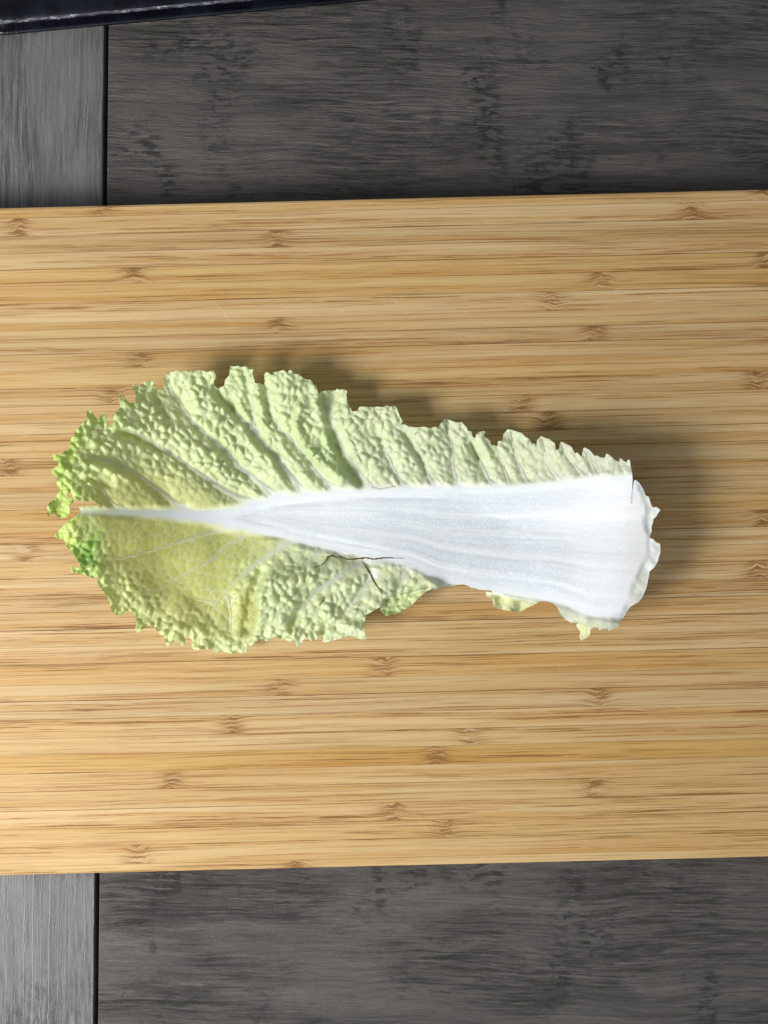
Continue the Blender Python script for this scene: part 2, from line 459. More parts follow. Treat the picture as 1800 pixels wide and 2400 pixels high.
outline += conv(260, 840, [(35, 780), (60, 700), (100, 655), (130, 640), (102, 560), (118, 485), (148, 458), (172, 505), (210, 552), (260, 582),
    (318, 577), (318, 520), (328, 470), (300, 420), (270, 370), (280, 335), (330, 360), (370, 372), (410, 312), (480, 295), (545, 290),
    (570, 340), (577, 402), (620, 412), (660, 402), (680, 350), (690, 290), (708, 200), (745, 170), (790, 182), (860, 153), (905, 172),
    (960, 160), (1008, 185), (1043, 153), (1060, 186), (1110, 152), (1180, 156), (1250, 178), (1328, 153), (1370, 240), (1330, 290),
    (1340, 342), (1382, 392), (1430, 372), (1468, 350), (1480, 280), (1530, 220), (1538, 170)])
outline += conv(520, 840, [(105, 90), (150, 107), (208, 94), (245, 113), (290, 104), (330, 110), (370, 147), (410, 134), (393, 190), (413, 250),
    (430, 320), (500, 321), (537, 342), (556, 300), (545, 212), (575, 174), (620, 195), (655, 217), (663, 180), (740, 167), (800, 149),
    (840, 187), (880, 149), (910, 160), (930, 202), (1000, 204), (1045, 252), (1090, 270), (1150, 279), (1190, 332), (1228, 350),
    (1240, 420), (1255, 462), (1290, 430), (1390, 409), (1470, 417), (1490, 394), (1530, 407), (1580, 399), (1625, 425)])
outline += conv(780, 880, [(175, 252), (188, 350), (230, 420), (250, 467), (310, 460), (330, 430), (350, 404), (470, 406), (520, 412), (580, 404),
    (650, 412), (700, 389), (740, 402), (802, 394), (832, 430), (870, 530), (906, 592), (880, 642), (930, 630), (980, 662), (1080, 672),
    (1180, 664), (1250, 682), (1340, 664), (1355, 692), (1372, 660), (1420, 590), (1450, 564), (1520, 576), (1572, 602)])
outline += conv(1040, 950, [(160, 217), (200, 228), (236, 211), (270, 260), (300, 290), (312, 332), (357, 335), (372, 400), (392, 422), (414, 415),
    (420, 375), (460, 345), (522, 329), (541, 350), (515, 387), (550, 420), (602, 465), (617, 522), (640, 510), (690, 532), (700, 510),
    (704, 464), (760, 461), (775, 370), (830, 311), (880, 316), (950, 341), (1010, 359), (1060, 412), (1102, 431), (1147, 502), (1170, 490),
    (1202, 522), (1210, 450), (1260, 399), (1310, 421), (1370, 439), (1442, 495), (1452, 572), (1480, 577), (1500, 560)])
outline += conv(1280, 1020, [(178, 105), (198, 84), (260, 111), (322, 144), (350, 190), (372, 237), (405, 224), (440, 262), (462, 272), (480, 190),
    (490, 154), (560, 190), (632, 272), (660, 259), (700, 287), (740, 291), (765, 287), (780, 234), (830, 265), (890, 321), (947, 347),
    (958, 289), (1010, 336), (1047, 357), (1060, 314), (1086, 330), (1096, 400), (1114, 490), (1121, 570), (1116, 705), (1126, 705), (1140, 588),
    (1160, 580), (1210, 620), (1260, 702), (1290, 780), (1332, 800), (1350, 870), (1380, 937), (1430, 929), (1483, 970), (1450, 1012),
    (1425, 1057), (1388, 1090), (1387, 1130), (1364, 1180), (1370, 1240), (1345, 1305), (1342, 1328), (1390, 1350), (1430, 1394),
    (1478, 1404), (1481, 1520), (1456, 1600)])
outline += conv(1280, 1250, [(1445, 372), (1402, 440), (1340, 492), (1330, 560), (1302, 700), (1250, 822), (1200, 890), (1090, 952), (1040, 1022),
    (1000, 1100), (960, 1150), (957, 1190), (880, 1236), (810, 1267), (795, 1234), (740, 1234), (695, 1263), (675, 1224), (620, 1213),
    (575, 1245), (568, 1312), (520, 1360), (450, 1396), (430, 1330), (445, 1270), (410, 1230), (388, 1185), (418, 1158), (340, 1166),
    (270, 1131), (200, 1070), (160, 990), (130, 940), (80, 900), (20, 884)])
outline += conv(1000, 1260, [(1460, 827), (1400, 870), (1300, 910), (1222, 962), (1100, 955), (960, 931), (868, 910), (860, 850), (850, 780),
    (768, 762), (766, 700), (852, 716), (850, 690), (790, 679), (700, 677), (640, 660), (580, 657), (540, 625), (470, 604), (400, 611),
    (330, 632), (270, 629), (180, 646), (100, 672), (80, 654), (40, 680)])
outline += conv(760, 1240, [(1330, 802), (1220, 892), (1150, 972), (1060, 1032), (970, 1080), (880, 1111), (802, 1132), (750, 1080), (719, 1040),
    (735, 1008), (700, 1022), (620, 1070), (540, 1112), (530, 1180), (508, 1240), (520, 1320), (547, 1447), (480, 1431), (400, 1396),
    (330, 1384), (240, 1401), (170, 1431), (100, 1450)])
outline += conv(560, 1260, [(1110, 1362), (1070, 1330), (1066, 1270), (1050, 1240), (1002, 1320), (930, 1342), (905, 1300), (880, 1290), (830, 1330),
    (802, 1400), (750, 1407), (720, 1340), (650, 1351), (580, 1310), (520, 1311), (470, 1280), (420, 1310), (350, 1341), (300, 1310),
    (250, 1322), (210, 1360), (150, 1412), (112, 1372), (102, 1430), (90, 1490), (40, 1506)])
outline += conv(360, 1260, [(1110, 1490), (1010, 1506), (920, 1480), (850, 1459), (812, 1491), (765, 1480), (750, 1444), (680, 1451), (610, 1444),
    (570, 1461), (510, 1446), (489, 1390), (500, 1330), (440, 1278), (400, 1290), (411, 1350), (380, 1407), (330, 1382), (310, 1320),
    (260, 1350), (210, 1380), (190, 1417), (150, 1370), (135, 1290), (60, 1230)])
outline += conv(100, 1200, [(1440, 1482), (1400, 1460), (1330, 1490), (1250, 1562), (1215, 1563), (1199, 1500), (1220, 1430), (1190, 1340),
    (1130, 1279), (1060, 1290), (1010, 1347), (930, 1325), (898, 1290), (885, 1230), (868, 1160), (800, 1040), (738, 970), (709, 900),
    (700, 840), (620, 852), (530, 806), (450, 790), (370, 787), (358, 710), (400, 708), (480, 730), (490, 690), (450, 620), (400, 570),
    (350, 490), (300, 440), (280, 370), (200, 342), (143, 315), (200, 250), (260, 178), (330, 128), (400, 70), (460, 22)])
outline += conv(100, 940, [(500, 1425)])
OUT = np.array(outline)

# lateral veins: (points, half width at the rib, at the tip)
veins = [
    ([(600, 1186), (560, 1167), (532, 1153), (471, 1113), (416, 1073), (369, 1044), (333, 1022), (297, 1012)], 11, 3),
    ([(655, 1168), (630, 1152), (604, 1127), (561, 1095), (528, 1059), (489, 1022), (452, 990), (424, 947), (405, 918), (391, 885)], 9, 3),
    ([(430, 1192), (413, 1185), (387, 1160), (333, 1120), (297, 1098), (254, 1080), (217, 1070)], 8, 2.5),
    ([(285, 1192), (272, 1186), (255, 1170), (239, 1145)], 4, 1.5),
    ([(715, 1163), (701, 1140), (668, 1099), (647, 1070), (619, 1044), (598, 1012), (595, 980), (590, 948), (581, 915), (573, 880)], 8, 2.5),
    ([(598, 1012), (574, 990), (547, 965), (540, 940)], 6, 2.5),
    ([(790, 1158), (769, 1136), (751, 1117), (733, 1095), (717, 1075), (694, 1041), (678, 1024), (659, 1012), (646, 990), (634, 957), (627, 910)], 7, 2),
    ([(878, 1152), (865, 1138), (842, 1109), (820, 1073), (797, 1037), (781, 997), (773, 957), (777, 925)], 6, 2),
    ([(957, 1148), (945, 1133), (925, 1102), (911, 1073), (896, 1041), (882, 1015)], 6, 1.6),
    ([(1025, 1146), (1016, 1134), (1001, 1106), (983, 1070), (965, 1044), (952, 1018)], 5, 1.5),
    ([(1078, 1142), (1071, 1130), (1063, 1100), (1061, 1044), (1048, 1000)], 4.5, 1.5),
    ([(1168, 1143), (1146, 1124), (1134, 1095), (1118, 1072), (1104, 1050)], 4.5, 1.5),
    ([(1200, 1145), (1190, 1120), (1181, 1091), (1170, 1072)], 3.5, 1.2),
    ([(1246, 1144), (1230, 1119), (1217, 1091), (1208, 1058), (1197, 1022)], 4, 1.2),
    ([(1318, 1128), (1295, 1104), (1281, 1076), (1277, 1055), (1270, 1030)], 3.5, 1.2),
    ([(1372, 1118), (1348, 1090), (1334, 1075), (1320, 1050)], 3.0, 1.2),
    ([(1398, 1112), (1386, 1085), (1380, 1065), (1371, 1053)], 2.6, 1.0),
    ([(545, 1235), (500, 1247), (427, 1268), (369, 1287), (315, 1301), (254, 1315)], 7, 2),
    ([(620, 1240), (586, 1249), (543, 1272), (496, 1312), (442, 1341), (387, 1373), (340, 1396)], 8, 2),
    ([(730, 1262), (694, 1262), (660, 1280), (622, 1306), (568, 1346), (521, 1395), (492, 1440)], 10, 2.5),
    ([(345, 1208), (320, 1228), (303, 1250)], 3.5, 1.5),
    ([(800, 1285), (765, 1286), (735, 1305), (705, 1330)], 6, 2),
    ([(880, 1312), (849, 1316), (820, 1334), (791, 1353), (760, 1372), (734, 1390), (710, 1425), (685, 1455)], 8, 2.5),
    ([(875, 1348), (858, 1372), (835, 1408), (812, 1432), (791, 1458)], 6, 2),
    ([(950, 1345), (943, 1358), (930, 1384)], 4, 1.5),
    ([(496, 1412), (480, 1408), (455, 1405)], 3, 1.2),
    ([(535, 1400), (541, 1440), (540, 1480)], 3, 1.2),
]
cracks = [
    ([(736, 1331), (755, 1323), (764, 1314), (768, 1305), (779, 1302), (788, 1306), (799, 1304), (815, 1311), (831, 1310), (858, 1307.5),
      (876, 1310.5), (897, 1308), (923, 1308), (946, 1309)], 0.9, 2.6),
    ([(856, 1327), (863, 1338), (870, 1350), (877.5, 1365), (890, 1383)], 0.9, 2.6),
    ([(747, 1420), (753, 1414), (762, 1401)], 0.9, 1.7),
    ([(733, 1069), (740, 1064)], 1.3, 1.5),
    ([(972, 1018), (978, 1013)], 0.9, 1.3),
]

def seg_dist(X, Y, pts):
    """distance to a polyline and the fraction of its length of the nearest point"""
    P = np.array(pts, float)
    L = np.r_[0, np.cumsum(np.hypot(*np.diff(P, axis=0).T))]
    best = np.full(X.shape, 1e9); tt = np.zeros(X.shape); sd = np.zeros(X.shape)
    for i in range(len(P) - 1):
        ax, ay = P[i]; bx, by = P[i + 1]
        dx, dy = bx - ax, by - ay
        l2 = dx * dx + dy * dy + 1e-9
        t = np.clip(((X - ax) * dx + (Y - ay) * dy) / l2, 0, 1)
        ex = X - ax - t * dx; ey = Y - ay - t * dy
        d = np.hypot(ex, ey)
        m = d < best
        best = np.where(m, d, best)
        tt = np.where(m, (L[i] + t * (L[i + 1] - L[i])) / L[-1], tt)
        sd = np.where(m, np.sign(dx * (Y - ay) - dy * (X - ax)), sd)
    return best, tt, sd

def vnoise(x, y, seed=0):
    xi = np.floor(x).astype(np.int64); yi = np.floor(y).astype(np.int64)
    fx = x - xi; fy = y - yi
    fx = fx * fx * fx * (fx * (fx * 6 - 15) + 10); fy = fy * fy * fy * (fy * (fy * 6 - 15) + 10)
    def h(a, b):
        n = (a * 374761393 + b * 668265263 + seed * 974634777) & 0xFFFFFFFF
        n = ((n ^ (n >> 13)) * 1274126177) & 0xFFFFFFFF
        return ((n ^ (n >> 16)) & 0xFFFF) / 65535.0
    a = h(xi, yi); b = h(xi + 1, yi); c_ = h(xi, yi + 1); d = h(xi + 1, yi + 1)
    return (a + (b - a) * fx) * (1 - fy) + (c_ + (d - c_) * fx) * fy

def fbm(x, y, seed=0, o=3):
    r = 0; a = 0.5; n = 0
    for k in range(o):
        r = r + a * vnoise(x * 2 ** k, y * 2 ** k, seed + k * 7); n += a; a *= 0.5
    return r / n

def voronoi(x, y, seed):
    """F1, F2 and a random value of the nearest cell, unit spacing"""
    xi = np.floor(x).astype(np.int64); yi = np.floor(y).astype(np.int64)
    f1 = np.full(x.shape, 9.0); f2 = np.full(x.shape, 9.0); idv = np.zeros(x.shape)
    def h(a, b, s):
        n = (a * 374761393 + b * 668265263 + s * 974634777) & 0xFFFFFFFF
        n = ((n ^ (n >> 13)) * 1274126177) & 0xFFFFFFFF
        return ((n ^ (n >> 16)) & 0xFFFF) / 65535.0
    for a in (-2, -1, 0, 1, 2):
        for b in (-2, -1, 0, 1, 2):
            cx = xi + a; cy = yi + b
            d = np.hypot(cx + 0.08 + 0.84 * h(cx, cy, seed) - x, cy + 0.08 + 0.84 * h(cx, cy, seed + 1) - y)
            m = d < f1
            f2 = np.where(m, f1, np.minimum(f2, d))
            idv = np.where(m, h(cx, cy, seed + 2), idv)
            f1 = np.where(m, d, f1)
    return f1, f2, idv

def sst(t, a, b):
    t = np.clip((t - a) / (b - a), 0, 1)
    return t * t * (3 - 2 * t)

def inside(X, Y, P):
    r = np.zeros(X.shape, bool)
    n = len(P)
    for i in range(n):
        x0, y0 = P[i]; x1, y1 = P[(i + 1) % n]
        if y0 == y1:
            continue
        lo, hi = min(y0, y1), max(y0, y1)
        rows = (Y[:, 0] >= lo) & (Y[:, 0] < hi)
        if not rows.any():
            continue
        xs = x0 + (Y[rows, 0] - y0) * (x1 - x0) / (y1 - y0)
        r[rows] ^= X[rows] < xs[:, None]
    return r

def build_leaf():
    PITCH = 1.5
    xs = np.arange(104, 1554, PITCH); ys = np.arange(850, 1540, PITCH)
    X, Y = np.meshgrid(xs, ys)
    ny, nx = X.shape
    Cx = (X[:-1, :-1] + X[1:, 1:]) / 2; Cy = (Y[:-1, :-1] + Y[1:, 1:]) / 2
    cell = inside(Cx, Cy, OUT)
    for pts, w0, w1 in cracks:
        w0, w1 = w0 * 0.7, w1 * 0.66
        bx = (Cx > min(p[0] for p in pts) - 8) & (Cx < max(p[0] for p in pts) + 8) & (Cy > min(p[1] for p in pts) - 8) & (Cy < max(p[1] for p in pts) + 8)
        d, t, _ = seg_dist(Cx[bx], Cy[bx], pts)
        w = w0 + (w1 - w0) * np.sin(np.pi * np.clip(t, 0, 1)) ** 0.7 * (0.55 + 0.9 * vnoise(t * 9, t * 0 + 3, 5))
        q = cell[bx]; q[d < w] = False; cell[bx] = q
    # drop cells hanging by a corner only
    for _ in range(2):
        nb = np.zeros(cell.shape, int)
        nb[1:] += cell[:-1]; nb[:-1] += cell[1:]; nb[:, 1:] += cell[:, :-1]; nb[:, :-1] += cell[:, 1:]
        cell &= nb >= 2
    used = np.zeros((ny, nx), bool)
    used[:-1, :-1] |= cell; used[1:, :-1] |= cell; used[:-1, 1:] |= cell; used[1:, 1:] |= cell
    cnt = np.zeros((ny, nx), int)
    cnt[:-1, :-1] += cell; cnt[1:, :-1] += cell; cnt[:-1, 1:] += cell; cnt[1:, 1:] += cell
    ju, iu = np.nonzero(used)
    x = X[ju, iu].copy(); y = Y[ju, iu].copy()
    rim = cnt[ju, iu] < 4
    # snap rim vertices to the outline
    bx_, by_ = x[rim], y[rim]
    P = np.vstack([OUT, OUT[:1]])
    best = np.full(bx_.shape, 1e9); sx = bx_.copy(); sy = by_.copy()
    for i in range(len(P) - 1):
        ax, ay = P[i]; dx, dy = P[i + 1] - P[i]
        t = np.clip(((bx_ - ax) * dx + (by_ - ay) * dy) / (dx * dx + dy * dy + 1e-9), 0, 1)
        px, py = ax + t * dx, ay + t * dy
        d = np.hypot(bx_ - px, by_ - py)
        m = d < best
        best = np.where(m, d, best); sx = np.where(m, px, sx); sy = np.where(m, py, sy)
    ok = best < PITCH * 1.1
    xr, yr_ = x[rim], y[rim]
    xr[ok] = sx[ok]; yr_[ok] = sy[ok]
    x[rim] = xr; y[rim] = yr_
    # distance to the outline (coarse: segments within reach)
    de = np.full(x.shape, 1e9)
    for i in range(len(P) - 1):
        ax, ay = P[i]; dx, dy = P[i + 1] - P[i]
        m = (x > min(ax, ax + dx) - 75) & (x < max(ax, ax + dx) + 75) & (y > min(ay, ay + dy) - 75) & (y < max(ay, ay + dy) + 75)
        if not m.any():
            continue
        t = np.clip(((x[m] - ax) * dx + (y[m] - ay) * dy) / (dx * dx + dy * dy + 1e-9), 0, 1)
        de[m] = np.minimum(de[m], np.hypot(x[m] - ax - t * dx, y[m] - ay - t * dy))
    de = np.minimum(de, 75)

    def I(q, px, py, sig=0):
        if not sig:
            return np.interp(q, px, py)
        g = np.arange(px[0] - 4 * sig, px[-1] + 4 * sig, 2.0)
        v = np.interp(g, px, py)
        kk = np.exp(-0.5 * (np.arange(-3 * sig, 3 * sig + 1, 2.0) / sig) ** 2); kk /= kk.sum()
        n_ = len(kk) // 2
        v = np.convolve(np.r_[np.full(n_, v[0]), v, np.full(n_, v[-1])], kk, 'valid')[:len(g)]
        return np.interp(q, g, v)
    # midrib borders and axis
    k = 1.085
    rt = I(x, [110, 195, 330, 434, 488, 543, 597, 651, 760, 868, 1193, 1300, 1400, 1490], [1196, 1196, 1196.5, 1198, 1196, 1192, 1178, 1166, 1156, 1147, 1142, 1134, 1122, 1118], 12)
    rb = I(x, [110, 195, 330, 434, 488, 564, 651, 760, 868, 976, 1031, 1139, 1302, 1380, 1490], [1197, 1199, 1207, 1216, 1226, 1238, 1256, 1284, 1306, 1330, 1362, 1384, 1408, 1440, 1450], 12)
    ya = I(x, [110, 300, 500, 700, 1000, 1250, 1490], [1194, 1202, 1208, 1218, 1240, 1258, 1275], 60)
    d = y - ya
    rib = np.minimum(y - rt, rb - y) + 4 * (fbm(x / 40, y / 14, 71, 2) - 0.5)   # >0 inside the rib
    rib = np.minimum(rib, (x - 186) * 0.5)
    # vein distances
    dv = np.full(x.shape, 1e9); vid = np.full(x.shape, -1); vin = np.zeros(x.shape); fil = np.full(x.shape, -99.0)
    for n_, (pts, w0, w1) in enumerate(veins):
        xs_ = [p[0] for p in pts]; ys_ = [p[1] for p in pts]
        m = (x > min(xs_) - 70) & (x < max(xs_) + 70) & (y > min(ys_) - 70) & (y < max(ys_) + 70)
        dd, t, _ = seg_dist(x[m] + 3 * (vnoise(x[m] / 18, y[m] / 18, 4) - 0.5), y[m] + 3 * (vnoise(x[m] / 18, y[m] / 18, 9) - 0.5), pts)
        w = (w0 + (w1 - w0) * t ** 0.6) * 0.8 + 5 * np.exp(-t * 9)
        q = dd - w
        if w0 > 4 and n_ != 5:
            fil[m] = np.maximum(fil[m], -q - 8 - 115 * t)
        sub = dv[m]; sv = vid[m]; si = vin[m]
        mm = q < sub
        dv[m] = np.where(mm, q, sub)
        vid[m] = np.where(mm, n_, sv)
        si = np.maximum(si, np.exp(-(dd / (w * 1.05)) ** 2) * (1 - 0.35 * t))
        vin[m] = si
    dvp = np.maximum(dv, 0)
    kf = 8.0
    rib = kf * np.logaddexp(np.maximum(rib, -200) / kf, fil / kf)          # side veins fillet into the rib

    # ---- large form (heights in photo pixels, 0.2 mm each)
    zr = I(x, [100, 150, 200, 300, 400, 500, 600, 700, 850, 1000, 1100, 1200, 1300, 1400, 1500, 1550], [186, 184, 170, 118, 68, 38, 32, 34, 40, 48, 58, 74, 98, 126, 152, 158], 30)
    zt = I(x, [100, 160, 200, 300, 400, 480, 550, 650, 700, 750, 900, 1000, 1100, 1250, 1380, 1480, 1550], [186, 180, 160, 114, 80, 66, 68, 70, 68, 60, 54, 58, 64, 96, 134, 168, 176], 26)
    zb = I(x, [100, 150, 200, 300, 400, 480, 560, 600, 700, 800, 870, 950, 1050, 1150, 1250, 1400, 1500], [176, 172, 150, 92, 52, 34, 22, 26, 28, 46, 64, 62, 56, 60, 76, 108, 122], 22)
    dt = I(x, [100, 150, 200, 300, 400, 600, 700, 800, 900, 1000, 1100, 1300, 1480, 1550], [90, 150, 240, 340, 350, 352, 345, 300, 278, 262, 250, 222, 190, 190], 26)
    db = I(x, [100, 150, 200, 300, 400, 560, 700, 850, 900, 1000, 1200, 1400, 1500], [80, 100, 170, 250, 305, 325, 290, 240, 190, 150, 160, 205, 200], 26)
    up = np.clip(-d / dt, 0, 1.15); lo = np.clip(d / db, 0, 1.2)
    z = zr + np.where(d < 0, (zt - zr) * up ** 1.5, (zb - zr) * lo ** 1.4)
    # soft extra cupping of the rib's flanks
    # pleats: blade arches up between the side veins
    blade = sst(-rib, 0, 16)
    upper = (d < 0)
    amp = np.where(upper, I(x, [100, 260, 420, 600, 850, 950, 1200, 1450], [5, 7, 10, 12, 11, 8, 6, 4]),
                          I(x, [100, 300, 480, 600, 700, 950], [2, 2, 4, 8, 9, 6]))
    z = z + blade * amp * (1 - np.exp(-(dvp / 17) ** 1.6))
    z = z - blade * 1.0 * vin
    # named folds: (points, width, height)
    for pts, w, hh in [
        ([(702, 958), (690, 1000), (712, 1046), (752, 1082), (800, 1122)], 15, 17),
        ([(738, 905), (744, 950), (764, 1000), (772, 1050)], 14, 12),
        ([(757, 930), (764, 985), (786, 1046), (812, 1088), (846, 1134)], 10, -13),
        ([(697, 930), (678, 985), (692, 1035), (730, 1085)], 7, -8),
        ([(560, 1003), (578, 1030), (600, 1050), (640, 1090), (660, 1120)], 12, 9),
        ([(615, 890), (622, 940), (632, 985)], 9, -12),
        ([(505, 905), (520, 935), (545, 960)], 8, -14),
        ([(365, 925), (380, 960), (395, 985)], 9, -10),
        ([(280, 1016), (320, 1028), (372, 1058)], 7, -13),
        ([(290, 998), (330, 1008)], 10, 10),
        ([(195, 1085), (250, 1100), (300, 1122)], 9, 9),
        ([(180, 1112), (225, 1128), (262, 1140)], 7, -9),
        ([(150, 1100), (200, 1112)], 10, 9),
        ([(950, 1020), (985, 1075), (1000, 1108)], 6, -8),
        ([(1105, 1040), (1120, 1075)], 5, -12),
        ([(1128, 1030), (1145, 1070)], 9, 9),
        ([(655, 1395), (690, 1385), (720, 1378)], 9, -9),
        ([(695, 1440), (680, 1475)], 9, -10),
        ([(770, 1440), (800, 1460), (850, 1480)], 12, 12),
        ([(760, 1470), (752, 1490)], 6, -12),
        ([(905, 1407), (935, 1392), (975, 1380), (1000, 1374)], 5, -16),
        ([(612, 1345), (590, 1395), (580, 1440), (578, 1475)], 13, -16),
        ([(420, 1470), (470, 1480)], 12, 8),
    ]:
        xs_ = [p[0] for p in pts]; ys_ = [p[1] for p in pts]
        m = (x > min(xs_) - 60) & (x < max(xs_) + 60) & (y > min(ys_) - 60) & (y < max(ys_) + 60)
        dd, t, _ = seg_dist(x[m], y[m], pts)
        z[m] += hh * np.exp(-(dd / w) ** 2)
    # the lobe right of the lower fold rides over its neighbour
    xf = I(y, [1280, 1300, 1340, 1390, 1440, 1485, 1520], [672, 650, 622, 602, 598, 588, 580])
    lobe = sst(x - xf, -7, 12) * sst(y, 1300, 1375) * np.exp(-(np.maximum(x - xf, 0) / 170) ** 2)
    z = z + 42 * lobe * (1 - 0.35 * sst(y, 1440, 1520))
    # long ripple of the margin
    edge = sst(60 - de, 0, 60)
    z = z + edge * blade * np.where((x > 1240) & (y > 1350), 3, 11) * (fbm(x / 46, y / 46, 3, 2) - 0.5) * 2
    z = z + blade * 10 * (fbm(x / 95, y / 95, 17, 2) - 0.5) * 2

    # ---- puffed cells between the small veins
    wx_ = x + 9 * (fbm(x / 30, y / 30, 51) - 0.5) * 2; wy_ = y + 9 * (fbm(x / 30, y / 30, 61) - 0.5) * 2
    # cells sheared along the side veins
    s1 = 20.0
    ca, sa = math.cos(0.9), math.sin(0.9)
    uu = (wx_ * ca + np.where(upper, 1, -1) * wy_ * sa) / (s1 * 1.15); vv = (-wx_ * sa + np.where(upper, 1, -1) * wy_ * ca) / (s1 * 0.88)
    f1, f2, idv = voronoi(uu, vv, 3)
    s2 = 10.5
    g1, g2, idg = voronoi(wx_ / s2, wy_ / s2, 23)
    c1 = f2 - f1; c2 = g2 - g1
    dome1 = (1 - np.clip(f1 / 0.85, 0, 1) ** 2) * (1 - np.exp(-(c1 / 0.20) ** 1.5))
    dome2 = (1 - np.clip(g1 / 0.85, 0, 1) ** 2) * (1 - np.exp(-(c2 / 0.22) ** 1.5))
    # how strongly it puffs: flat in the tip's hollow, strong toward the margin and on the upper half
    hp = [(205, 1185), (240, 1128), (320, 1092), (420, 1108), (520, 1160), (600, 1200), (640, 1262), (600, 1305), (556, 1362), (582, 1432),
          (566, 1478), (500, 1462), (420, 1436), (345, 1400), (290, 1345), (245, 1290), (215, 1235)]
    hin = np.zeros(x.shape, bool)
    for q0, q1 in zip(hp, hp[1:] + hp[:1]):
        if q0[1] != q1[1]:
            mm = (y >= min(q0[1], q1[1])) & (y < max(q0[1], q1[1]))
            hin ^= mm & (x < q0[0] + (y - q0[1]) * (q1[0] - q0[0]) / (q1[1] - q0[1]))
    hd = seg_dist(x, y, hp + hp[:1])[0] * np.where(hin, 1, -1) + 22 * (fbm(x / 35, y / 35, 19) - 0.5)
    hollow = sst(hd, -58, 52) * np.where(y < 1190, 0.72, 1.0)
    puff = np.where(upper, I(x, [100, 400, 850, 1000, 1200, 1450], [1.0, 1.0, 0.95, 0.78, 0.7, 0.5]), I(x, [100, 400, 560, 900], [0.8, 0.85, 0.9, 0.85]))
    puff = puff * (0.50 + 0.50 * sst(-rib, 8, 80)) * (1 - 0.88 * hollow) * sst(-rib, 0, 12)
    puff = puff * (1 - 0.85 * sst(x, 1200, 1260) * sst(y, 1300, 1350))
    puff = puff * (0.55 + 0.9 * fbm(x / 60, y / 60, 77, 2))
    vfade = sst(dvp, 0.0, 6)
    small = sst(75 - de, 10, 70) * 0.8 + 0.12
    bmp = puff * vfade * (10.6 * dome1 * (0.45 + 0.9 * idv) * (1 - 0.25 * small) + 4.6 * dome2 * (0.3 + 1.1 * idg) * small)
    z = z + puff * 1.2 * (fbm(x / 8, y / 8, 91, 2) - 0.5) * 2
    G = np.zeros((ny, nx)); W = np.zeros((ny, nx)); G[ju, iu] = bmp; W[ju, iu] = 1
    kb = np.exp(-0.5 * (np.arange(-4, 5) * PITCH / 2.3) ** 2); kb /= kb.sum()
    def blur(A):
        A = np.apply_along_axis(lambda r: np.convolve(r, kb, 'same'), 0, A)
        return np.apply_along_axis(lambda r: np.convolve(r, kb, 'same'), 1, A)
    bmp = (blur(G) / np.maximum(blur(W), 1e-3))[ju, iu]
    z = z + bmp
    # crumple of the very edge
    z = z + blade * sst(16 - de, 0, 16) * 7 * (fbm(x / 11, y / 11, 41, 2) - 0.35) * np.where(x < 1000, 1, 0.5) * np.where(x > 1440, 0.25, 1)

    # ---- midrib relief: long soft ridges
    rr = sst(rib, 0, 22)
    fl = (y - rt) / np.maximum(rb - rt, 6)
    wr = sst(rb - rt, 30, 120)
    z = z + rr * wr * (1.6 * (fbm(fl * 9, x / 420, 5, 1) - 0.5) * 2 + 0.35 * (fbm(fl * 34, x / 120, 6, 2) - 0.5) * 2)
    z = z - rr * wr * 15 * np.exp(-((fl - 0.40) / 0.26) ** 2)                 # shallow trough
    z = z + 5 * np.exp(-((y - rt + 3) / 12) ** 2) * sst(x, 620, 760) * sst(1470 - x, 0, 60) * 0.6
    # smaller veins sit proud on the lower blade, grooves on the upper
    z = z + np.where(upper, 3.0, 2.6) * vin * blade

    # ---- cut base: end face tilts down, a ragged lip shows below it
    xc = I(y, [1118, 1123, 1165, 1210, 1240, 1257, 1295, 1335, 1351, 1386, 1409, 1440, 1460], [1484, 1490, 1506, 1508, 1513, 1522, 1520, 1499, 1488, 1479, 1470, 1459, 1453])
    xk = I(y, [1118, 1150, 1200, 1260, 1330, 1400, 1460], [1484, 1482, 1464, 1462, 1462, 1452, 1444])
    tilt = np.where(y > 1122, 9 * np.log1p(np.exp(np.clip((x - xk) / 9, -20, 20))), 0)
    z = z - 0.13 * np.minimum(tilt, 60)
    lip = sst(x - xc, -7, 9) * (y > 1122)
    z = z - lip * 3
    z = z + lip * 4 * (fbm(x / 26, y / 26, 8, 2) - 0.5) * 2
    # torn lower flaps hang lower than the rib
    yf = I(x, [1130, 1153, 1190, 1265, 1300], [1380, 1386, 1398, 1414, 1420])
    flap = sst(y - yf, 0, 6) * sst(x, 1128, 1138) * sst(1275 - x, 0, 20)
    z = z - 17 * flap + 4 * flap * np.sin(x / 7.0)
    spk = sst(y - I(x, [1345, 1360, 1390], [1456, 1457, 1474]), 0, 5) * sst(x, 1340, 1350) * sst(1392 - x, 0, 14)
    z = z - 14 * spk
    curl = sst(y - I(x, [880, 905, 935, 975, 1002], [1430, 1408, 1394, 1382, 1378]), 0, 8) * sst(x, 884, 892) * sst(1010 - x, 0, 12)
    z = z - 10 * curl
    lowm = sst(y, 1425, 1450) * sst(x, 1290, 1330)
    z = z - 8 * lowm * sst(28 - de, 0, 28)
    # tear: one lip lower than the other
    dd, t, sd = seg_dist(x, y, cracks[0][0])
    z = z - 6 * np.exp(-(dd / 14) ** 2) * (sd > 0) * sst(t, 0, 0.2) * sst(1 - t, 0, 0.2)
    dd, t, sd = seg_dist(x, y, cracks[1][0])
    z = z - 5 * np.exp(-(dd / 12) ** 2) * (sd < 0)

    # thickness
    th = 3.0 + 5 * vin * blade + I(x, [100, 300, 500, 700, 1000, 1480], [2, 5, 16, 26, 40, 52]) * sst(rib, -14, 34) * sst(75 - np.minimum(de, 75), -1, 0.1) * sst(de, 4, 40)
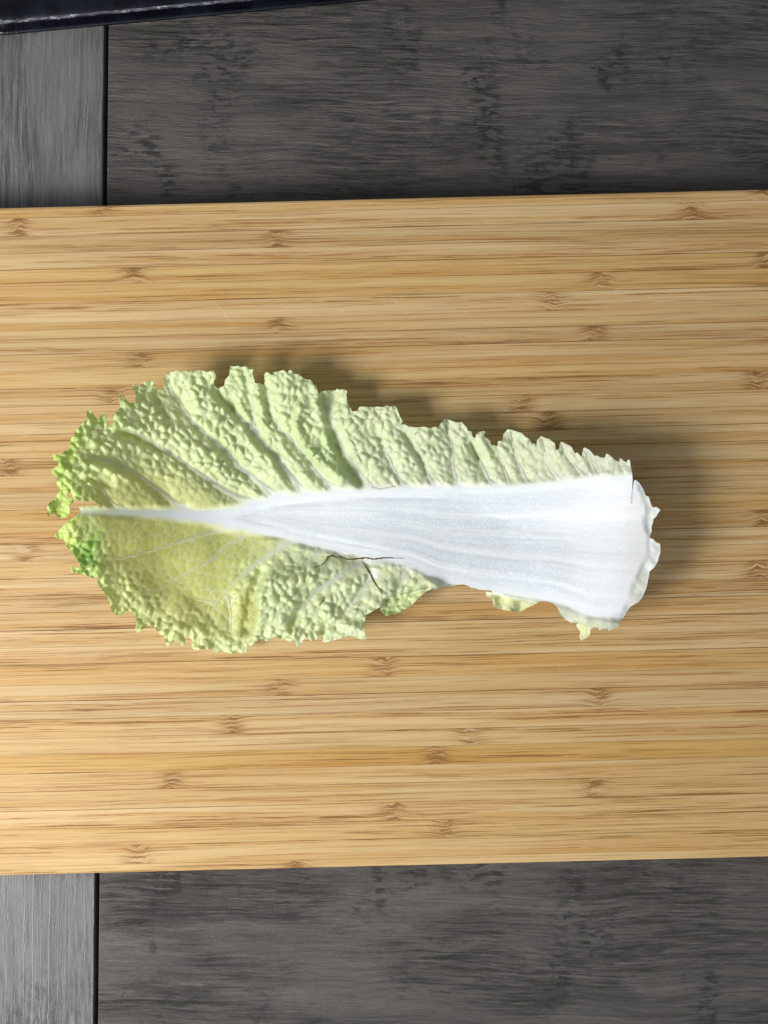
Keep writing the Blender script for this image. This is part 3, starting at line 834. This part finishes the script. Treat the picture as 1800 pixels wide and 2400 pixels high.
    th = th * (1 - 0.6 * lip)
    low = th + 1
    z = np.where(z < low + 12, low + 12 * np.exp((z - low - 12) / 12.0), z)
    z = np.maximum(z, low)

    # ---- leaf colours, with shade painted in at the hollow, fold and rib
    def L3(*a):
        return np.array(a)
    white = L3(0.765, 0.80, 0.84)
    cream = L3(0.875, 0.915, 0.74)
    pale = L3(0.85, 0.915, 0.62)
    lime = L3(0.72, 0.86, 0.26)
    olive = L3(0.77, 0.77, 0.27)
    deep = L3(0.34, 0.62, 0.09)
    def mixc(C, c2, f):
        return C + (c2 - C) * np.clip(f, 0, 1)[:, None]
    C = np.repeat(pale[None], len(x), 0)
    C = mixc(C, cream, sst(x, 560, 1000) * 0.85)
    C = mixc(C, L3(0.86, 0.865, 0.79), sst(x, 1120, 1420) * 0.92)
    C = mixc(C, L3(0.83, 0.84, 0.79), sst(x, 1255, 1300) * sst(y, 1395, 1410) * 0.95)
    ell = np.exp(-(((x - 360) / 235) ** 2 + ((y - 1260) / 165) ** 2) ** 1.5)
    C = mixc(C, L3(0.84, 0.87, 0.46), sst(640 - x, 0, 260) * sst(y, 1080, 1300) * 0.8)
    C = mixc(C, olive, np.maximum(hollow * 0.95, ell * 0.3))  # olive carries the shaded, back-lit look of the curled tip's hollow
    C = mixc(C, L3(0.62, 0.54, 0.11), np.exp(-((x - 584) / 13) ** 2 - ((y - 1430) / 48) ** 2) * 0.8)  # shade deep in the lower fold, put into the colour
    tipg = sst(280 - x + 30 * (fbm(x / 40, y / 40, 33) - 0.5), 0, 150)
    C = mixc(C, lime, tipg * (0.45 + 0.55 * sst(60 - de, 0, 60)))
    C = mixc(C, lime, sst(22 - de, 0, 22) * sst(420 - x, 0, 150) * 0.45)
    gp_ = np.exp(-(((x - 203) / 30) ** 2 + ((y - 1302) / 40) ** 2) ** 1.5) + 0.8 * np.exp(-(((x - 226) / 15) ** 2 + ((y - 1258) / 22) ** 2) ** 1.5)
    C = mixc(C, deep, np.clip(gp_, 0, 1) * (0.7 + 0.3 * idv))
    C = mixc(C, L3(0.70, 0.82, 0.36), np.exp(-(seg_dist(x, y, [(770, 1020), (800, 1080), (840, 1130)])[0] / 14) ** 2) * 0.6)
    C = mixc(C, L3(0.74, 0.84, 0.42), np.exp(-(seg_dist(x, y, [(700, 990), (720, 1050), (780, 1100)])[0] / 18) ** 2) * 0.5)
    C = mixc(C, L3(0.68, 0.80, 0.32), curl * 0.6)
    C = mixc(C, L3(0.86, 0.86, 0.58), np.clip(flap + spk, 0, 1) * 0.9)
    C = C * (0.90 + 0.2 * fbm(x / 26, y / 26, 14, 3))[:, None]
    # cells: greener blades, pale network of veins
    C = mixc(C, C * L3(0.88, 0.95, 0.74), blade * 0.5 * (1 - dome1) )
    net = np.exp(-(c1 / 0.10) ** 2) * blade
    C = mixc(C, L3(0.88, 0.91, 0.60), net * (0.42 + 0.45 * hollow))
    C = mixc(C, L3(0.80, 0.83, 0.80), np.clip(vin * 1.15, 0, 1) * (0.9 - 0.42 * hollow) * np.maximum(blade, 0.6))
    C = mixc(C, L3(0.80, 0.83, 0.78), sst(14 + rib, 0, 14) * 0.5)
    C = mixc(C, white, sst(rib, -6, 7) * (0.25 + 0.75 * sst(x, 200, 420)))
    streak = fbm(fl * 26, x / 260, 15, 3)
    C = mixc(C, L3(0.70, 0.75, 0.80), rr * wr * sst(streak, 0.5, 0.75) * 0.45)
    for f0, ww, am, xa, xb in ((0.36, 0.20, 0.85, 780, 1340), (0.52, 0.05, 0.4, 760, 1400), (0.66, 0.035, 0.75, 900, 1440), (0.76, 0.05, 0.7, 880, 1400), (0.87, 0.03, 0.6, 960, 1420)):  # rib streaks, with ridge and trough shading put into their colour
        f_ = fl + 0.02 * (fbm(x / 160, x * 0 + f0 * 50, 12, 2) - 0.5)
        C = mixc(C, L3(0.65, 0.70, 0.755), rr * am * np.exp(-((f_ - f0) / ww) ** 2) * sst(x, xa, xa + 150) * sst(xb - x, 0, 150))
        z = z - (f0 > 0.4) * rr * wr * 1.1 * am * np.exp(-((f_ - f0) / ww) ** 2) * sst(x, xa - 100, xa + 150)
    C = mixc(C, L3(0.87, 0.885, 0.90), rr * wr * sst(1 - streak, 0.55, 0.8) * 0.5)
    C = mixc(C, L3(0.87, 0.88, 0.89), sst(x, 1300, 1460) * sst(rib, -5, 20) * 0.7)
    C = mixc(C, L3(0.88, 0.885, 0.86), np.maximum(lip, 0.8 * sst(tilt, 3, 25)))
    C = mixc(C, L3(0.84, 0.86, 0.66), lip * sst(fbm(x / 20, y / 20, 66), 0.45, 0.65) * 0.6)
    # brown hair veins in the upper teeth
    for pts in ([(1197, 1013), (1201, 1033)], [(1270, 1030), (1277, 1058)], [(1046, 996), (1049, 1015)], [(1078, 993), (1077, 1012)], [(1482, 1150), (1480, 1178)],
                [(872, 1142), (890, 1146), (926, 1140)], [(835, 976), (850, 983), (874, 983)]):
        dd = seg_dist(x, y, pts)[0]
        C = mixc(C, L3(0.30, 0.27, 0.20), np.exp(-(dd / 1.6) ** 2) * 0.75)
    for pts, w0, w1 in cracks:
        dd = seg_dist(x, y, pts)[0]
        C = mixc(C, L3(0.55, 0.45, 0.22), np.exp(-(dd / 2.6) ** 2) * 0.15)
    C = np.clip(C, 0, 0.92)
    # how much light passes through
    tr = np.clip(0.34 * blade + 0.10 + 0.35 * lip * 1.0 - 0.25 * sst(rib, -10, 20) * sst(x, 450, 700), 0.06, 0.62)

    # ---- vertices, top and bottom
    zt_m = z * S; zb_m = (z - th) * S
    wxT, wyT = world_xy(x, y, zt_m)
    wxB, wyB = wxT.copy(), wyT.copy()
    N = len(x)
    # pull the underside in a little at the rim of thick parts
    VT = np.stack([wxT, wyT, zt_m], 1); VB = np.stack([wxB, wyB, zb_m], 1)
    idx = np.full((ny, nx), -1); idx[ju, iu] = np.arange(N)
    cj, ci = np.nonzero(cell)
    a = idx[cj, ci]; b = idx[cj, ci + 1]; c_ = idx[cj + 1, ci + 1]; d_ = idx[cj + 1, ci]
    top = np.stack([a, d_, c_, b], 1)                  # y grows downward in the photo: this winds upward
    bot = np.stack([a, b, c_, d_], 1) + N
    # rim walls
    pad = np.pad(cell, 1)
    walls = []; wcell = []
    cid = np.full(cell.shape, -1); cid[cj, ci] = np.arange(len(cj))
    for (dj, di, e0, e1) in ((-1, 0, 0, 1), (0, 1, 1, 2), (1, 0, 2, 3), (0, -1, 3, 0)):
        m = ~pad[cj + 1 + dj, ci + 1 + di]
        q = np.stack([a, b, c_, d_], 1)[m]
        walls.append(np.stack([q[:, e0], q[:, e1], q[:, e1] + N, q[:, e0] + N], 1)); wcell.append(np.nonzero(m)[0])
    walls = np.vstack(walls); wcell = np.concatenate(wcell)
    VA = np.vstack([VT, VB])
    # smooth normals over the whole leaf so the parts join without a seam
    def fn(F):
        p = VA[F]
        return np.cross(p[:, 2] - p[:, 0], p[:, 3] - p[:, 1])
    NR = np.zeros_like(VA)
    for F in (top, bot):
        g = fn(F)
        for kk in range(4):
            np.add.at(NR, F[:, kk], g)
    NR /= np.linalg.norm(NR, axis=1, keepdims=True) + 1e-20

    # ---- which part a cell belongs to
    def at_cell(arr):
        return (arr[a] + arr[b] + arr[c_] + arr[d_]) / 4
    crib = at_cell(rib); cdv = at_cell(dv); cvid = vid[a]; clip_ = at_cell(lip); ctilt = at_cell(tilt); cx_ = at_cell(x); cy_ = at_cell(y)
    cflap = at_cell(np.clip(flap + spk, 0, 1))
    part = np.zeros(len(a), int)                       # 0 blade
    part[(cdv < 0)] = 10 + cvid[cdv < 0]
    part[crib > 0] = 1
    part[cflap > 0.5] = np.where(cx_[cflap > 0.5] < 1300, 3, 4)
    part[(clip_ > 0.5) | ((ctilt > 12) & (cy_ > 1124))] = 2

    root = empty('cabbage_leaf', (0, 0, 0), 'pale green and white napa cabbage leaf lying on the bamboo board', 'cabbage leaf')
    T = NT('cabbage_leaf')
    _, vc = T.prop('leaf_colour', 'GEOMETRY')
    tv, _ = T.prop('leaf_light', 'GEOMETRY')
    rv, _ = T.prop('leaf_rib', 'GEOMETRY')
    Xo, Yo, Zo, Po = T.coords('Object')
    sp1 = T.noise(Po, 1100, 2, 0.7)
    sp2 = T.noise(T.xyz(T.math('MULTIPLY', Xo, 420), T.math('MULTIPLY', Yo, 2100), 0), 1, 3, 0.6)
    colr = T.mix(T.math('MULTIPLY', T.ramp(sp1, 0.46, 0.70), T.math('MULTIPLY_ADD', rv, 0.62, 0.08)), vc, (0.93, 0.945, 0.96))  # near-white speckle: the rib's sparkle put into the colour
    colr = T.mix(T.math('MULTIPLY', T.math('MULTIPLY', T.ramp(sp2, 0.45, 0.7), rv), 0.22), colr, (0.62, 0.69, 0.76))
    h = T.math('ADD', T.math('MULTIPLY', sp1, 0.5), T.math('MULTIPLY', T.math('MULTIPLY', sp2, rv), 0.5))
    nr = T.bump(h, 0.2, 0.0006)
    cn = T.bump(T.noise(T.xyz(T.math('MULTIPLY', Xo, 110), T.math('MULTIPLY', Yo, 300), T.math('MULTIPLY', Zo, 300)), 1, 3, 0.6), 0.4, 0.0018)
    wet = T.ramp(T.noise(Po, 60, 3, 0.6), 0.47, 0.56)
    pr = T.bsdf(Base_Color=colr, Roughness=T.math('MULTIPLY_ADD', wet, -0.17, 0.46), Normal=nr, Specular_IOR_Level=0.36,
                Coat_Weight=T.math('MULTIPLY', T.math('MULTIPLY_ADD', wet, 0.85, 0.1), T.math('MULTIPLY_ADD', rv, 0.85, 0.15)), Coat_Roughness=0.10, Coat_Normal=cn)
    tl = T.n('ShaderNodeBsdfTranslucent')
    T.put(tl.inputs['Color'], T.mix(1.0, colr, (0.95, 1.0, 0.70), 'MULTIPLY'))
    mx = T.n('ShaderNodeMixShader')
    T.put(mx.inputs[0], tv); T.t.links.new(pr, mx.inputs[1]); T.t.links.new(tl.outputs[0], mx.inputs[2])
    M_leaf = T.done(mx.outputs[0])

    C4 = np.hstack([C, np.ones((N, 1))]); C4 = np.vstack([C4, C4]).astype(np.float32)
    trA = np.r_[tr, tr].astype(np.float32); rbA = np.r_[rr, rr].astype(np.float32)
    names = {0: 'blade', 1: 'midrib', 2: 'cut_base', 3: 'torn_flap', 4: 'torn_flap'}
    for pid in sorted(set(part.tolist())):
        sel = part == pid
        selw = sel[wcell]
        F = np.vstack([top[sel], bot[sel], walls[selw]])
        if len(F) < 8:
            continue
        vids, inv = np.unique(F, return_inverse=True)
        inv = inv.reshape(F.shape)
        me = bpy.data.meshes.new(names.get(pid, 'vein'))
        nf = len(F)
        me.vertices.add(len(vids)); me.loops.add(nf * 4); me.polygons.add(nf)
        me.vertices.foreach_set('co', VA[vids].astype(np.float32).ravel())
        me.loops.foreach_set('vertex_index', inv.astype(np.int32).ravel())
        me.polygons.foreach_set('loop_start', np.arange(0, nf * 4, 4, dtype=np.int32))
        me.polygons.foreach_set('use_smooth', np.ones(nf, bool))
        me.update(calc_edges=True)
        for nm, typ, dat in (('leaf_colour', 'FLOAT_COLOR', C4[vids]), ('leaf_light', 'FLOAT', trA[vids]), ('leaf_rib', 'FLOAT', rbA[vids])):
            at_ = me.attributes.new(nm, typ, 'POINT')
            at_.data.foreach_set('color' if typ == 'FLOAT_COLOR' else 'value', dat.ravel())
        me.normals_split_custom_set_from_vertices(NR[vids].astype(np.float32))
        me.materials.append(M_leaf)
        o = bpy.data.objects.new(names.get(pid, 'vein'), me)
        col.objects.link(o)
        o.parent = root
build_leaf()
